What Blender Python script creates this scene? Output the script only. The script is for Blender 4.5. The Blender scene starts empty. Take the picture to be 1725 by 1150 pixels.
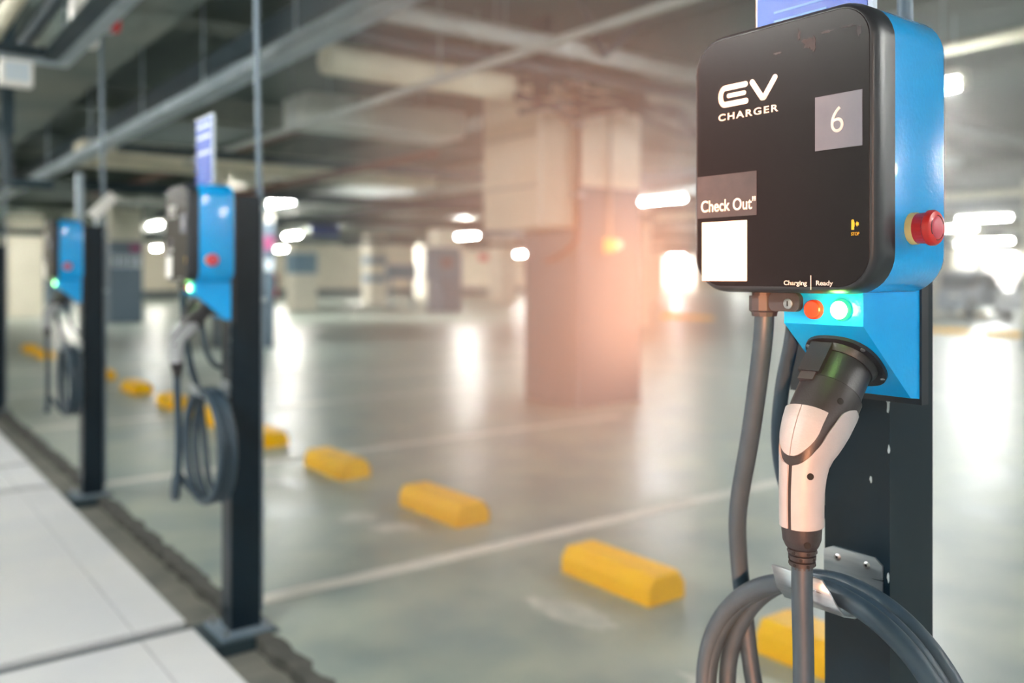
import bpy, bmesh, math, random
from mathutils import Vector, Matrix
random.seed(7)
SC = bpy.context.scene
COL = SC.collection

# ------------------------------------------------------------------ camera
FZ = -0.04                                   # floor level (the lens is 1.34 m above it)
cam_d = bpy.data.cameras.new('camera')
cam = bpy.data.objects.new('camera', cam_d)
COL.objects.link(cam)
YAW = math.atan(1122 / 1483)
cam.location = (0, 0, 1.30)
cam.rotation_euler = (math.pi / 2, 0, -YAW)
cam_d.sensor_width = 36.0
cam_d.lens = 36.0 * 1483 / 1725
cam_d.shift_y = -(575 - 465) / 1725
cam_d.clip_start = 0.02
cam_d.clip_end = 300
cam_d.dof.use_dof = True
cam_d.dof.focus_distance = 1.10
cam_d.dof.aperture_fstop = 2.1
SC.camera = cam

# ------------------------------------------------------------------ world, sun, exposure
world = bpy.data.worlds.new('sky')
SC.world = world
world.use_nodes = True
bg = world.node_tree.nodes['Background']
bg.inputs[0].default_value = (1.0, 0.93, 0.84, 1)
bg.inputs[1].default_value = 2.2
TUBE_E = 170.0                                # strength of the fluorescent tubes
sun_d = bpy.data.lights.new('flare_sun', 'SUN')  # invented sun, its warm beam imitates a lens flare
sun = bpy.data.objects.new('flare_sun', sun_d)
COL.objects.link(sun)
SUN_DIR = Vector((0.752, 0.684, -0.014)).normalized()
sun.rotation_euler = SUN_DIR.to_track_quat('-Z', 'Y').to_euler()
sun_d.energy = 19.0
sun_d.color = (1.0, 0.38, 0.17)
sun_d.angle = math.radians(4.2)
SC.view_settings.view_transform = 'Standard'
SC.view_settings.look = 'None'
SC.view_settings.gamma = 1.0
SC.view_settings.use_curve_mapping = False
SC.view_settings.exposure = 1.0

# ------------------------------------------------------------------ materials
def srgb(r, g, b):
    f = lambda c: (c / 255 / 12.92) if c / 255 <= 0.04045 else ((c / 255 + 0.055) / 1.055) ** 2.4
    return (f(r), f(g), f(b), 1)

def mat(name, c1, rough=0.5, metal=0.0, c2=None, scale=6.0, amount=1.0, bump=0.0, bscale=60.0,
        coat=0.0, emit=None, estr=0.0, spec=0.5, rvar=0.0, stretch=None, detail=5.0):
    m = bpy.data.materials.new(name)
    m.use_nodes = True
    nt = m.node_tree
    p = nt.nodes['Principled BSDF']
    p.inputs['Base Color'].default_value = c1
    p.inputs['Roughness'].default_value = rough
    p.inputs['Metallic'].default_value = metal
    p.inputs['Specular IOR Level'].default_value = spec
    p.inputs['Coat Weight'].default_value = coat
    p.inputs['Coat Roughness'].default_value = 0.06
    tc = nt.nodes.new('ShaderNodeTexCoord')
    vec = tc.outputs['Object']
    if stretch:
        mp = nt.nodes.new('ShaderNodeMapping')
        mp.inputs['Scale'].default_value = stretch
        nt.links.new(vec, mp.inputs[0]); vec = mp.outputs[0]
    n = nt.nodes.new('ShaderNodeTexNoise')
    n.inputs['Scale'].default_value = scale
    n.inputs['Detail'].default_value = detail
    nt.links.new(vec, n.inputs['Vector'])
    if c2:
        r = nt.nodes.new('ShaderNodeValToRGB')
        r.color_ramp.elements[0].position = 0.5 - 0.22 / max(amount, .01)
        r.color_ramp.elements[1].position = 0.5 + 0.22 / max(amount, .01)
        r.color_ramp.elements[0].color = c1
        r.color_ramp.elements[1].color = c2
        nt.links.new(n.outputs['Fac'], r.inputs[0])
        nt.links.new(r.outputs[0], p.inputs['Base Color'])
    if rvar:
        mr = nt.nodes.new('ShaderNodeMapRange')
        mr.inputs[1].default_value = 0.15; mr.inputs[2].default_value = 0.85
        mr.inputs[3].default_value = max(0.02, rough - rvar); mr.inputs[4].default_value = min(1, rough + rvar)
        nt.links.new(n.outputs['Fac'], mr.inputs[0])
        nt.links.new(mr.outputs[0], p.inputs['Roughness'])
    if bump:
        n2 = nt.nodes.new('ShaderNodeTexNoise')
        n2.inputs['Scale'].default_value = bscale
        n2.inputs['Detail'].default_value = 3
        nt.links.new(tc.outputs['Object'], n2.inputs['Vector'])
        b = nt.nodes.new('ShaderNodeBump')
        b.inputs['Strength'].default_value = bump
        b.inputs['Distance'].default_value = 0.004
        nt.links.new(n2.outputs['Fac'], b.inputs['Height'])
        nt.links.new(b.outputs[0], p.inputs['Normal'])
    if emit:
        p.inputs['Emission Color'].default_value = emit
        p.inputs['Emission Strength'].default_value = estr
    return m

M = {}
M['floor'] = mat('floor_concrete', srgb(110, 130, 134), 0.37, c2=srgb(178, 184, 168), scale=2.4, amount=0.75, bump=0.06, bscale=9, rvar=0.10, spec=0.42, detail=9)
M['slab'] = mat('white_painted_paving', srgb(214, 216, 222), 0.55, c2=srgb(226, 226, 226), scale=2.0, bump=0.05)
M['joint'] = mat('dark_joint', srgb(26, 48, 62), 0.7, c2=srgb(20, 40, 54), scale=9)
M['kerb'] = mat('kerb_concrete', srgb(104, 106, 102), 0.85, c2=srgb(134, 132, 124), scale=6, bump=0.5, bscale=40)
M['crack'] = mat('crack_dirt', srgb(60, 62, 60), 0.9, c2=srgb(84, 84, 80), scale=14, bump=.6)
M['line'] = mat('white_line_paint', srgb(226, 222, 212), 0.6, c2=srgb(204, 204, 198), scale=7)
M['patch'] = mat('worn_white_paint', srgb(168, 174, 166), 0.7, c2=srgb(204, 204, 196), scale=9)
M['ceil'] = mat('ceiling_concrete', srgb(68, 82, 82), 0.85, c2=srgb(96, 106, 101), scale=0.9, bump=.2, bscale=12)
M['beam'] = mat('beam_concrete', srgb(82, 96, 94), 0.85, c2=srgb(116, 121, 113), scale=1.3, bump=.2, bscale=14)
M['wall'] = mat('cream_wall_paint', srgb(222, 214, 196), 0.7, c2=srgb(232, 226, 210), scale=1.0)
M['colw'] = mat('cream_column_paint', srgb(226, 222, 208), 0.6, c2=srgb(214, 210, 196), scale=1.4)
M['slate'] = mat('slate_column_paint', srgb(82, 100, 116), 0.5, c2=srgb(94, 110, 124), scale=1.6)
M['skirt'] = mat('dark_skirting_paint', srgb(88, 98, 104), 0.6)
M['blueband'] = mat('blue_band_paint', srgb(92, 126, 150), 0.6, c2=srgb(104, 136, 156), scale=3)
M['yellow'] = mat('yellow_stop_paint', srgb(252, 188, 0), 0.5, c2=srgb(255, 200, 14), scale=8, spec=.25, bump=.15, bscale=30)
M['post'] = mat('navy_black_steel', srgb(4, 22, 34), 0.36, c2=srgb(8, 28, 40), scale=18, spec=.32, rvar=.05)
M['chip'] = mat('chipped_paint', srgb(190, 200, 205), 0.6)
M['black'] = mat('black_cover_gloss', srgb(20, 17, 21), 0.26, c2=srgb(24, 20, 23), scale=6, amount=.3, spec=.2)
M['rim'] = mat('black_rim_satin', srgb(30, 34, 42), 0.38, c2=srgb(36, 40, 46), scale=25)
M['groove'] = mat('groove_black', srgb(6, 6, 8), 0.8)
M['blue'] = mat('blue_case_gloss', srgb(2, 162, 238), 0.24, c2=srgb(10, 168, 242), scale=12, bump=.12, bscale=160, coat=.4)
M['screw'] = mat('steel_screw', srgb(190, 192, 195), 0.35, metal=1.0, c2=srgb(150, 152, 156), scale=90)
M['alu'] = mat('aluminium_plate', srgb(178, 190, 200), 0.32, metal=.9, c2=srgb(206, 214, 220), scale=14, rvar=.1, stretch=(1, 1, 12))
M['galv'] = mat('galvanised_steel', srgb(150, 166, 178), 0.42, metal=.6, c2=srgb(186, 198, 206), scale=5, rvar=.1)
M['rubber'] = mat('cable_rubber', srgb(40, 58, 73), 0.46, c2=srgb(48, 66, 80), scale=30, bump=.05)
M['blackplastic'] = mat('black_plastic', srgb(34, 32, 36), 0.42, c2=srgb(42, 40, 44), scale=40, bump=.08, bscale=400)
M['greyplastic'] = mat('grey_plastic', srgb(150, 154, 159), 0.42, c2=srgb(158, 161, 166), scale=40, bump=.08, bscale=400)
M['gland'] = mat('cable_gland_plastic', srgb(48, 46, 50), 0.5, c2=srgb(56, 52, 56), scale=40)
M['red'] = mat('red_button_plastic', srgb(206, 34, 32), 0.35, c2=srgb(216, 44, 40), scale=30, coat=.3)
M['redcap'] = mat('red_cap_face', srgb(200, 84, 100), 0.4, c2=srgb(208, 92, 106), scale=30)
M['orange'] = mat('unlit_red_lens', srgb(210, 52, 20), 0.2, c2=srgb(220, 66, 24), scale=30, coat=.5)
M['creamring'] = mat('cream_button_collar', srgb(226, 190, 120), 0.5, c2=srgb(232, 198, 130), scale=30)
M['greenlit'] = mat('lit_green_lens', srgb(120, 255, 170), 0.3, emit=(.30, 1, .50, 1), estr=7.0)
M['greenring'] = mat('green_lens_rim', srgb(30, 200, 90), 0.3, emit=(.03, .9, .2, 1), estr=.9)
M['print'] = mat('white_print', srgb(225, 222, 218), 0.55, c2=srgb(235, 232, 228), scale=50)
M['printy'] = mat('yellow_print', srgb(250, 190, 20), 0.5, c2=srgb(255, 200, 30), scale=50)
M['sticker_grey'] = mat('grey_sticker_vinyl', srgb(98, 100, 114), 0.5, c2=srgb(108, 108, 120), scale=30, bump=.06)
M['sticker_clear'] = mat('dim_sticker_vinyl', srgb(46, 42, 46), 0.55, c2=srgb(56, 50, 54), scale=60, bump=.1)
M['sticker_white'] = mat('white_sticker_paper', srgb(238, 236, 232), 0.6, c2=srgb(244, 242, 238), scale=30)
M['scuff'] = mat('grey_scuff', srgb(62, 58, 62), 0.7, c2=srgb(46, 42, 46), scale=80)
M['signblue'] = mat('blue_sign_face', srgb(0, 62, 172), 0.4, c2=srgb(4, 70, 180), scale=12)
M['signwhite'] = mat('sign_white_border', srgb(206, 220, 232), 0.5, c2=srgb(214, 226, 236), scale=12)
M['signpale'] = mat('sign_pale_blue_print', srgb(96, 150, 222), 0.5)
M['conduit'] = mat('blue_grey_conduit', srgb(104, 122, 138), 0.45, c2=srgb(122, 138, 152), scale=8)
M['tube'] = mat('fluorescent_tube', (1, 1, 1, 1), 0.4, emit=(.97, .98, .95, 1), estr=TUBE_E)
M['tube_far'] = mat('bright_fluorescent_tube', (1, 1, 1, 1), 0.4, emit=(1.0, .96, .87, 1), estr=TUBE_E * 2.9)
M['housing'] = mat('white_light_housing', srgb(226, 224, 212), 0.5, c2=srgb(218, 216, 204), scale=6)
M['pipeg'] = mat('grey_pipe_paint', srgb(150, 160, 160), 0.5, c2=srgb(172, 178, 174), scale=4)
M['pipew'] = mat('cream_pipe_lagging', srgb(224, 218, 196), 0.6, c2=srgb(206, 202, 182), scale=3, bump=.3, bscale=14)
M['piped'] = mat('dark_pipe_paint', srgb(26, 44, 54), 0.55, c2=srgb(40, 58, 66), scale=4)
M['ductm'] = mat('galvanised_duct', srgb(178, 186, 184), 0.4, metal=.35, c2=srgb(204, 208, 200), scale=2)
M['brown'] = mat('brown_conduit_paint', srgb(96, 66, 56), 0.6, c2=srgb(108, 74, 62), scale=4)
M['panel'] = mat('cream_panel_paint', srgb(212, 204, 186), 0.6, c2=srgb(222, 214, 198), scale=1.2)
M['redbox'] = mat('red_cabinet_paint', srgb(190, 24, 36), 0.45, c2=srgb(204, 34, 44), scale=4)
M['magenta'] = mat('magenta_sign_face', srgb(138, 62, 104), 0.5, c2=srgb(146, 70, 110), scale=4)
M['carpaint'] = mat('silver_blue_car_paint', srgb(150, 166, 186), 0.3, metal=.4, coat=.6, c2=srgb(160, 176, 194), scale=3)
M['carpaint2'] = mat('white_car_paint', srgb(222, 224, 228), 0.3, coat=.6, c2=srgb(228, 230, 234), scale=3)
M['glass'] = mat('dark_car_glass', srgb(40, 56, 74), 0.1, c2=srgb(48, 64, 82), scale=3)
M['tyre'] = mat('tyre_rubber', srgb(26, 28, 30), 0.8, c2=srgb(36, 38, 40), scale=30)
M['ground'] = mat('outside_paving', srgb(190, 186, 176), 0.8, c2=srgb(200, 196, 186), scale=1)

# ------------------------------------------------------------------ mesh helpers (all in world metres)
def BM(): return bmesh.new()

def obj(name, bm, m, parent=None, loc=None, smooth=None, bevel=0.0, bseg=2):
    """link bm as ONE mesh object; bm is in world coordinates, the origin goes to loc / the parent's origin"""
    if bevel:
        bmesh.ops.bevel(bm, geom=[e for e in bm.edges if len(e.link_faces) == 2 and e.calc_face_angle(0) > .5],
                        offset=bevel, segments=bseg, profile=.5, affect='EDGES', clamp_overlap=True)
    bmesh.ops.recalc_face_normals(bm, faces=bm.faces)
    base = Vector((0, 0, 0))
    chain = parent
    while chain is not None:
        base += Vector(chain.location); chain = chain.parent
    off = Vector(loc) if loc is not None else Vector((0, 0, 0))
    for v in bm.verts: v.co -= base + off
    me = bpy.data.meshes.new(name)
    bm.to_mesh(me); bm.free()
    ms = m if isinstance(m, (list, tuple)) else [m]
    for x in ms: me.materials.append(x)
    if smooth is not None:
        for p in me.polygons: p.use_smooth = True
        if smooth < 3.2: me.set_sharp_from_angle(angle=smooth)
    o = bpy.data.objects.new(name, me)
    o.location = off
    COL.objects.link(o)
    if parent is not None: o.parent = parent
    return o

def tag(o, label=None, cat=None, group=None, kind=None):
    if label: o['label'] = label
    if cat: o['category'] = cat
    if group: o['group'] = group
    if kind: o['kind'] = kind
    return o

def thing(name, label, cat, loc=(0, 0, 0), group=None):
    o = bpy.data.objects.new(name, None)
    o.empty_display_size = .05
    COL.objects.link(o)
    o.location = loc
    return tag(o, label, cat, group)

def dup(root, delta, label=None, group=None):
    def cp(o, par):
        c = o.copy(); COL.objects.link(c)
        if par is not None: c.parent = par
        for ch in kids.get(o.name, []): cp(ch, c)
        return c
    kids = {}
    def walk(o):
        kids[o.name] = list(o.children)
        for ch in o.children: walk(ch)
    walk(root)
    r = cp(root, None)
    r.location = Vector(root.location) + Vector(delta)
    if label: r['label'] = label
    if group: r['group'] = group
    return r

def box(bm, x0, x1, y0, y1, z0, z1, mi=0):
    vs = [bm.verts.new((x, y, z)) for x in (x0, x1) for y in (y0, y1) for z in (z0, z1)]
    for f in ((0, 1, 3, 2), (4, 6, 7, 5), (0, 4, 5, 1), (2, 3, 7, 6), (0, 2, 6, 4), (1, 5, 7, 3)):
        bm.faces.new([vs[i] for i in f]).material_index = mi
    return vs

def bxm(*a):
    b = BM(); box(b, *a); return b

def frames(pts):
    out = []
    n = len(pts)
    prev = None
    for i, p in enumerate(pts):
        t = (pts[min(i + 1, n - 1)] - pts[max(i - 1, 0)]).normalized()
        if prev is None:
            u = t.orthogonal().normalized()
        else:
            u = prev - t * prev.dot(t)
            u = u.normalized() if u.length > 1e-6 else t.orthogonal().normalized()
        prev = u
        out.append((p, t, u, t.cross(u)))
    return out

def tube(bm, pts, r, n=12, cap=True, mi=0):
    pts = [Vector(p) for p in pts]
    rs = r if isinstance(r, (list, tuple)) else [r] * len(pts)
    rings = []
    for (p, t, u, w), q in zip(frames(pts), rs):
        rings.append([bm.verts.new(p + (u * math.cos(2 * math.pi * k / n) + w * math.sin(2 * math.pi * k / n)) * q) for k in range(n)])
    for a, b in zip(rings, rings[1:]):
        for k in range(n):
            bm.faces.new((a[k], a[(k + 1) % n], b[(k + 1) % n], b[k])).material_index = mi
    if cap:
        bm.faces.new(rings[0][::-1]).material_index = mi
        bm.faces.new(rings[-1]).material_index = mi
    return bm

def tubem(pts, r, n=12): return tube(BM(), pts, r, n)

def smooth_path(pts, k=8):
    pts = [Vector(p) for p in pts]
    P = [pts[0]] + pts + [pts[-1]]
    out = []
    for i in range(1, len(P) - 2):
        a, b, c, d = P[i - 1], P[i], P[i + 1], P[i + 2]
        for j in range(k):
            t = j / k
            out.append(.5 * ((2 * b) + (c - a) * t + (2 * a - 5 * b + 4 * c - d) * t * t + (3 * b - a - 3 * c + d) * t ** 3))
    out.append(pts[-1])
    return out

def lathe(bm, origin, axis, prof, n=28):
    """prof: list of (distance along axis, radius)"""
    a = Vector(axis).normalized(); u = a.orthogonal().normalized(); w = a.cross(u)
    o = Vector(origin); rings = []
    for h, r in prof:
        if r < 1e-6: rings.append([bm.verts.new(o + a * h)])
        else: rings.append([bm.verts.new(o + a * h + (u * math.cos(2 * math.pi * k / n) + w * math.sin(2 * math.pi * k / n)) * r) for k in range(n)])
    for A, B in zip(rings, rings[1:]):
        for k in range(n):
            q = [A[k % len(A)], A[(k + 1) % n] if len(A) > 1 else None, B[(k + 1) % n] if len(B) > 1 else None, B[k % len(B)]]
            q = [v for v in q if v is not None]
            if len(q) >= 3: bm.faces.new(q)
    if len(rings[0]) > 1: bm.faces.new(rings[0][::-1])
    if len(rings[-1]) > 1: bm.faces.new(rings[-1])
    return bm

def prism(bm, poly, axis, a0, a1):
    """poly of 2-D points extruded along axis ('x': (y,z), 'y': (x,z), 'z': (x,y))"""
    def P(p, a):
        return (a, p[0], p[1]) if axis == 'x' else ((p[0], a, p[1]) if axis == 'y' else (p[0], p[1], a))
    A = [bm.verts.new(P(p, a0)) for p in poly]; B = [bm.verts.new(P(p, a1)) for p in poly]
    n = len(poly)
    bm.faces.new(A[::-1]); bm.faces.new(B)
    for i in range(n): bm.faces.new((A[i], A[(i + 1) % n], B[(i + 1) % n], B[i]))
    return bm

def rrect(y0, y1, z0, z1, r, n=8):
    out = []
    for cy, cz, a in ((y1 - r, z1 - r, 0), (y0 + r, z1 - r, 90), (y0 + r, z0 + r, 180), (y1 - r, z0 + r, 270)):
        for k in range(n + 1):
            t = math.radians(a + 90 * k / n)
            out.append((cy + r * math.cos(t), cz + r * math.sin(t)))
    return out

def rloft(bm, rings, y0, y1, z0, z1, r):
    """rings: (x, inset) -> rounded rectangles in the YZ plane, lofted along x and capped"""
    prev = None; first = None
    for x, i in rings:
        cur = [bm.verts.new((x, y, z)) for y, z in rrect(y0 + i, y1 - i, z0 + i, z1 - i, max(r - i, .003))]
        if prev:
            for k in range(len(cur)):
                bm.faces.new((prev[k], prev[(k + 1) % len(cur)], cur[(k + 1) % len(cur)], cur[k]))
        else: first = cur
        prev = cur
    bm.faces.new(first[::-1]); bm.faces.new(prev)
    return bm

def stroke(bm, pts, w, x, t, n=8):
    """flat lettering stroke with round ends in the plane X = x (2-D points are (y, z)), thickness t towards -X"""
    for (a, b) in zip(pts, pts[1:]):
        d = Vector((b[0] - a[0], b[1] - a[1])).normalized(); nrm = math.atan2(d.y, d.x)
        poly = []
        for k in range(n + 1):
            q = nrm + math.pi / 2 - math.pi * k / n
            poly.append((b[0] + w / 2 * math.cos(q), b[1] + w / 2 * math.sin(q)))
        for k in range(n + 1):
            q = nrm - math.pi / 2 - math.pi * k / n
            poly.append((a[0] + w / 2 * math.cos(q), a[1] + w / 2 * math.sin(q)))
        prism(bm, poly, 'x', x - t, x)
    return bm

def text_bm(s, yl, yr, z0, z1, x, thick=.0004, bold=0.0, spacing=1.0):
    """lettering on a face that looks towards -X; yl is its left end (larger Y), fitted to the given box"""
    cu = bpy.data.curves.new('t', 'FONT')
    cu.body = s; cu.size = 1; cu.offset = bold; cu.extrude = 0.0; cu.space_character = spacing
    o = bpy.data.objects.new('t', cu); COL.objects.link(o)
    dg = bpy.context.evaluated_depsgraph_get()
    me = bpy.data.meshes.new_from_object(o.evaluated_get(dg))
    bpy.data.objects.remove(o); bpy.data.curves.remove(cu)
    bm = BM(); bm.from_mesh(me); bpy.data.meshes.remove(me)
    xs = [v.co.x for v in bm.verts]; ys = [v.co.y for v in bm.verts]
    x0, x1, y0, y1 = min(xs), max(xs), min(ys), max(ys)
    for v in bm.verts:
        v.co = Vector((x, yl + (v.co.x - x0) / (x1 - x0) * (yr - yl), z0 + (v.co.y - y0) / (y1 - y0) * (z1 - z0)))
    r = bmesh.ops.extrude_face_region(bm, geom=list(bm.faces))
    for v in r['geom']:
        if isinstance(v, bmesh.types.BMVert): v.co.x -= thick
    return bm

def struct(name, bm, m, parent=None, **k):
    o = obj(name, bm, m, parent, **k)
    if parent is None: o['kind'] = 'structure'
    return o

# ------------------------------------------------------------------ the hall: floor, kerb, paving, walls, ceiling
CZ = 3.62
XW, XE, YS, YN = -3.0, 64.0, -12.0, 54.0
b = BM(); box(b, 1.27, XE, YS, YN, FZ - .2, FZ)
struct('floor', b, M['floor'])
b = BM(); box(b, -40, 120, -60, 120, FZ - .6, FZ - .25)
struct('outside_ground', b, M['ground'])
b = BM(); box(b, 1.045, 1.225, YS, YN, FZ - .2, FZ - .045)
kerb = struct('kerb_strip', b, M['kerb'])
# rough broken joint between kerb strip and hall floor
b = BM()
y = YS
pl = []; pr = []
while y < YN:
    pl.append((1.215 + random.uniform(-.012, .012), y)); pr.append((1.278 + random.uniform(-.012, .018), y)); y += .06 if -1 < y < 12 else .5
for i in range(len(pl) - 1):
    vs = [b.verts.new((p[0], p[1], FZ + h)) for h in (.0025, -.1) for p in (pl[i], pl[i + 1], pr[i + 1], pr[i])]
    b.faces.new(vs[:4]); b.faces.new(vs[4:][::-1])
    for k in range(4): b.faces.new((vs[k], vs[(k + 1) % 4], vs[4 + (k + 1) % 4], vs[4 + k]))
struct('floor_joint', b, M['crack'])
# white walkway of big slabs with dark recessed joints
walk = struct('walkway_bed', bxm(XW, 1.043, YS, YN, FZ - .2, FZ - .010), M['joint'])
ys = [YS, -9.6, -7.0, -4.4, -1.75, .8, 3.42, 6.22, 7.06, 9.6, 12.2, 14.8, 17.4, 20, 24, 28, 34, 44, YN]
for i in range(len(ys) - 1):
    for x0, x1 in ((.86, 1.043), (-1.0, .855), (XW, -1.006)):
        g = .045 if i else 0
        b = bxm(x0, x1, ys[i] + g, ys[i + 1] - .045, FZ - .010, FZ + .012)
        obj('paving_slab', b, M['slab'], walk, bevel=.004, bseg=1)
# bay lines
for k in range(-1, 8):
    y = 3.475 + 2.58 * k
    b = bxm(1.29, 5.9, y, y + .105, FZ, FZ + .003)
    o = struct('bay_line', b, M['line'])
    if k >= 4: break
b = bxm(5.0, 9.5, 10.62, 10.74, FZ, FZ + .003); struct('bay_line', b, M['line'])
for j, x in enumerate((9.6, 14.0, 19.0)):
    b = bxm(x, x + .12, 2, 50, FZ, FZ + .003); struct('lane_line', b, M['line'])
def patch(cx, cy, rx, ry, rot, seed):
    rnd = random.Random(seed); poly = []
    for k in range(22):
        a = 2 * math.pi * k / 22; q = rnd.uniform(.72, 1.15)
        x, y = rx * q * math.cos(a), ry * q * math.sin(a)
        poly.append((cx + x * math.cos(rot) - y * math.sin(rot), cy + x * math.sin(rot) + y * math.cos(rot)))
    b = BM(); prism(b, poly, 'z', FZ, FZ + .0025)
    struct('worn_paint_patch', b, M['patch'])
patch(2.26, 4.42, .13, .11, .4, 3); patch(2.32, 4.12, .10, .14, .9, 4)
patch(2.30, 2.66, .09, .24, .1, 6); patch(2.18, 5.55, .06, .16, .4, 7)
patch(2.28, 1.82, .10, .2, .1, 8)

# walls with openings for daylight; the west one is added to shape the beam
wt = .25
def wall_x(name, x0, x1, holes, z1=CZ):
    """wall slab across Y with holes (y0, y1, z0, z1)"""
    b = BM(); cuts = sorted(holes); y = YS
    for (a, c, p, q) in cuts:
        box(b, x0, x1, y, a, FZ - .2, z1)
        if p > FZ: box(b, x0, x1, a, c, FZ - .2, p)
        if q < z1: box(b, x0, x1, a, c, q, z1)
        y = c
    box(b, x0, x1, y, YN, FZ - .2, z1)
    return struct(name, b, M['wall'])
def wall_y(name, y0, y1, holes, z1=CZ):
    b = BM(); x = XW
    for (a, c, p, q) in sorted(holes):
        box(b, x, a, y0, y1, FZ - .2, z1)
        if p > FZ: box(b, a, c, y0, y1, FZ - .2, p)
        if q < z1: box(b, a, c, y0, y1, q, z1)
        x = c
    box(b, x, XE, y0, y1, FZ - .2, z1)
    return struct(name, b, M['wall'])
wall_x('wall_west', XW - wt, XW, [(-3.02, -1.80, .72, 1.98)])
wall_x('wall_east', XE, XE + wt, [(20, 30, FZ, 2.9)])
wall_y('wall_south', YS - wt, YS, [])
wall_y('wall_north', YN, YN + wt, [(56.0, 62.0, FZ, 3.1)])
b = BM(); box(b, 1.3, 55.9, YN - .03, YN, FZ, .45); struct('baseboard_north', b, M['skirt'])
b = BM(); box(b, XE - .03, XE, YS, 19.9, FZ, .45); struct('baseboard_east', b, M['skirt'])
struct('ceiling', bxm(XW, XE, YS, YN, CZ, CZ + .3), M['ceil'])
for x in (1.7, 6.37, 16.6, 26.8, 37, 47, 57):
    struct('ceiling_beam', bxm(x - .3, x + .3, YS, YN, 3.22, CZ), M['beam'])
for y in (-6.5, -2.0, 2.6, 7.1, 11.6, 16.2, 20.7, 25.3, 30, 35, 40, 45, 50):
    struct('ceiling_beam', bxm(XW, XE, y - .18, y + .18, 3.3, CZ), M['beam'])

# ------------------------------------------------------------------ columns
def column(x0, y0, s, paint_top, slate=True, bands=()):
    b = BM()
    box(b, x0, x0 + s, y0, y0 + s, paint_top, 3.3)
    c = struct('column', b, M['colw'])
    obj('painted_base', bxm(x0 - .004, x0 + s + .004, y0 - .004, y0 + s + .004, FZ, paint_top), M['slate'] if slate else M['colw'], c)
    for z0, z1, m in bands:
        obj('painted_band', bxm(x0 - .008, x0 + s + .008, y0 - .008, y0 + s + .008, z0, z1), M[m], c)
    return c
c1 = column(5.94, 6.73, .88, 2.22)
c2 = column(5.54, 15.9, .88, 2.3)
c3 = column(5.92, 26.6, .88, 2.3)
c4 = column(5.94, 36.5, .88, 2.3)
column(16.9, 6.25, .85, .35)
column(16.4, 16.6, .85, .5, False)
column(17.6, 27.6, .9, 2.2)
column(16.4, 38.0, .9, .5, False, ((1.25, 1.75, 'blueband'),))
column(13.9, 32.3, .9, .5, False, ((1.4, 2.2, 'blueband'),))
column(20.4, 38.4, .9, .5, False, ((1.0, 1.35, 'blueband'), (1.9, 2.25, 'blueband')))
column(27.0, 44.0, 1.3, .5, False)
column(26.5, 36.0, 1.0, .5, False)
column(29.0, 20.0, .9, .4, False)
column(27.3, 14.3, .85, .4, False)
column(37.2, 17.5, .85, 1.6)
column(37.5, 36.0, .9, .5, False)
column(47.5, 26.0, .9, .4, False)
column(4.2, 32.5, 1.0, .3, False)
column(3.0, 44.0, 2.6, .5, False)

# cream casing hung on the near column, conduits down its corner
t = thing('cable_casing', 'large cream cable casing hung on the side of the nearest column', 'casing', (5.5, 7.2, 1.79))
obj('casing_body', bxm(5.46, 5.93, 6.78, 7.72, 1.79, 3.22), M['panel'], t, bevel=.01)
obj('painted_lit_edge', bxm(5.44, 5.50, 6.745, 6.78, 1.80, 3.22), M['colw'], t)  # paler strip, paints the light along the casing edge
for z in (2.2, 2.72): obj('cover_seam', bxm(5.455, 5.46, 6.80, 7.70, z, z + .012), M['skirt'], t)
t = thing('cable_conduit', 'brown cable conduit running down the corner of the nearest column', 'conduit', (5.9, 6.66, 1.3))
obj('pipe', tubem(smooth_path([(5.87, 6.66, 3.3), (5.87, 6.66, 2.4), (5.87, 6.67, 1.75), (5.86, 6.73, 1.62), (5.88, 7.0, 1.5), (5.9, 7.2, 1.46)]), .03, 10), M['brown'], t, smooth=1)
for z in (2.1, 2.8): obj('clip', bxm(5.83, 5.93, 6.62, 6.73, z, z + .04), M['galv'], t)
t = thing('wall_switch', 'small switch box on a thin conduit, right face of the nearest column', 'switch', (6.35, 6.72, 1.6))
obj('conduit', tubem([(6.36, 6.71, 3.3), (6.36, 6.71, 1.68)], .014, 8), M['pipeg'], t, smooth=1)
obj('box', bxm(6.29, 6.40, 6.66, 6.726, 1.55, 1.69), M['creamring'], t, bevel=.008)
obj('lamp', lathe(BM(), (6.46, 6.70, 1.63), (0, -1, 0), [(-.02, .05), (.02, .05), (.05, .03), (.06, 0)]), M['sticker_white'], t, smooth=1)

# ------------------------------------------------------------------ yellow wheel stops
def wheel_stop(x, y0, y1, label, rz=0):
    L = y1 - y0; w = .215; h = .118
    t = thing('wheel_stop', label, 'wheel stop', (x + w / 2, (y0 + y1) / 2, FZ), 'yellow wheel stops along the charging bays')
    b = BM()
    prof = [(0, 0), (.0, .07), (.035, h), (w - .035, h), (w, .07), (w, 0)]
    rings = []
    for yy, i in ((y0, .022), (y0 + .02, 0), (y1 - .02, 0), (y1, .022)):
        rings.append([b.verts.new((x + w / 2 + (p[0] - w / 2) * (1 - 2 * i), yy, FZ + p[1] * (1 - 2.2 * i))) for p in prof])
    for A, B in zip(rings, rings[1:]):
        for k in range(6): b.faces.new((A[k], A[(k + 1) % 6], B[(k + 1) % 6], B[k]))
    b.faces.new(rings[0][::-1]); b.faces.new(rings[-1])
    obj('block', b, M['yellow'], t, bevel=.008, bseg=2)
    for yy in (y0 + .1, y1 - .1):
        obj('anchor_bolt', lathe(BM(), (x + w / 2, yy, FZ + h - .002), (0, 0, 1), [(0, .014), (.005, .013), (.007, 0)], 10), M['yellow'], t)
    if rz: t.rotation_euler.z = rz
    return t
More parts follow.
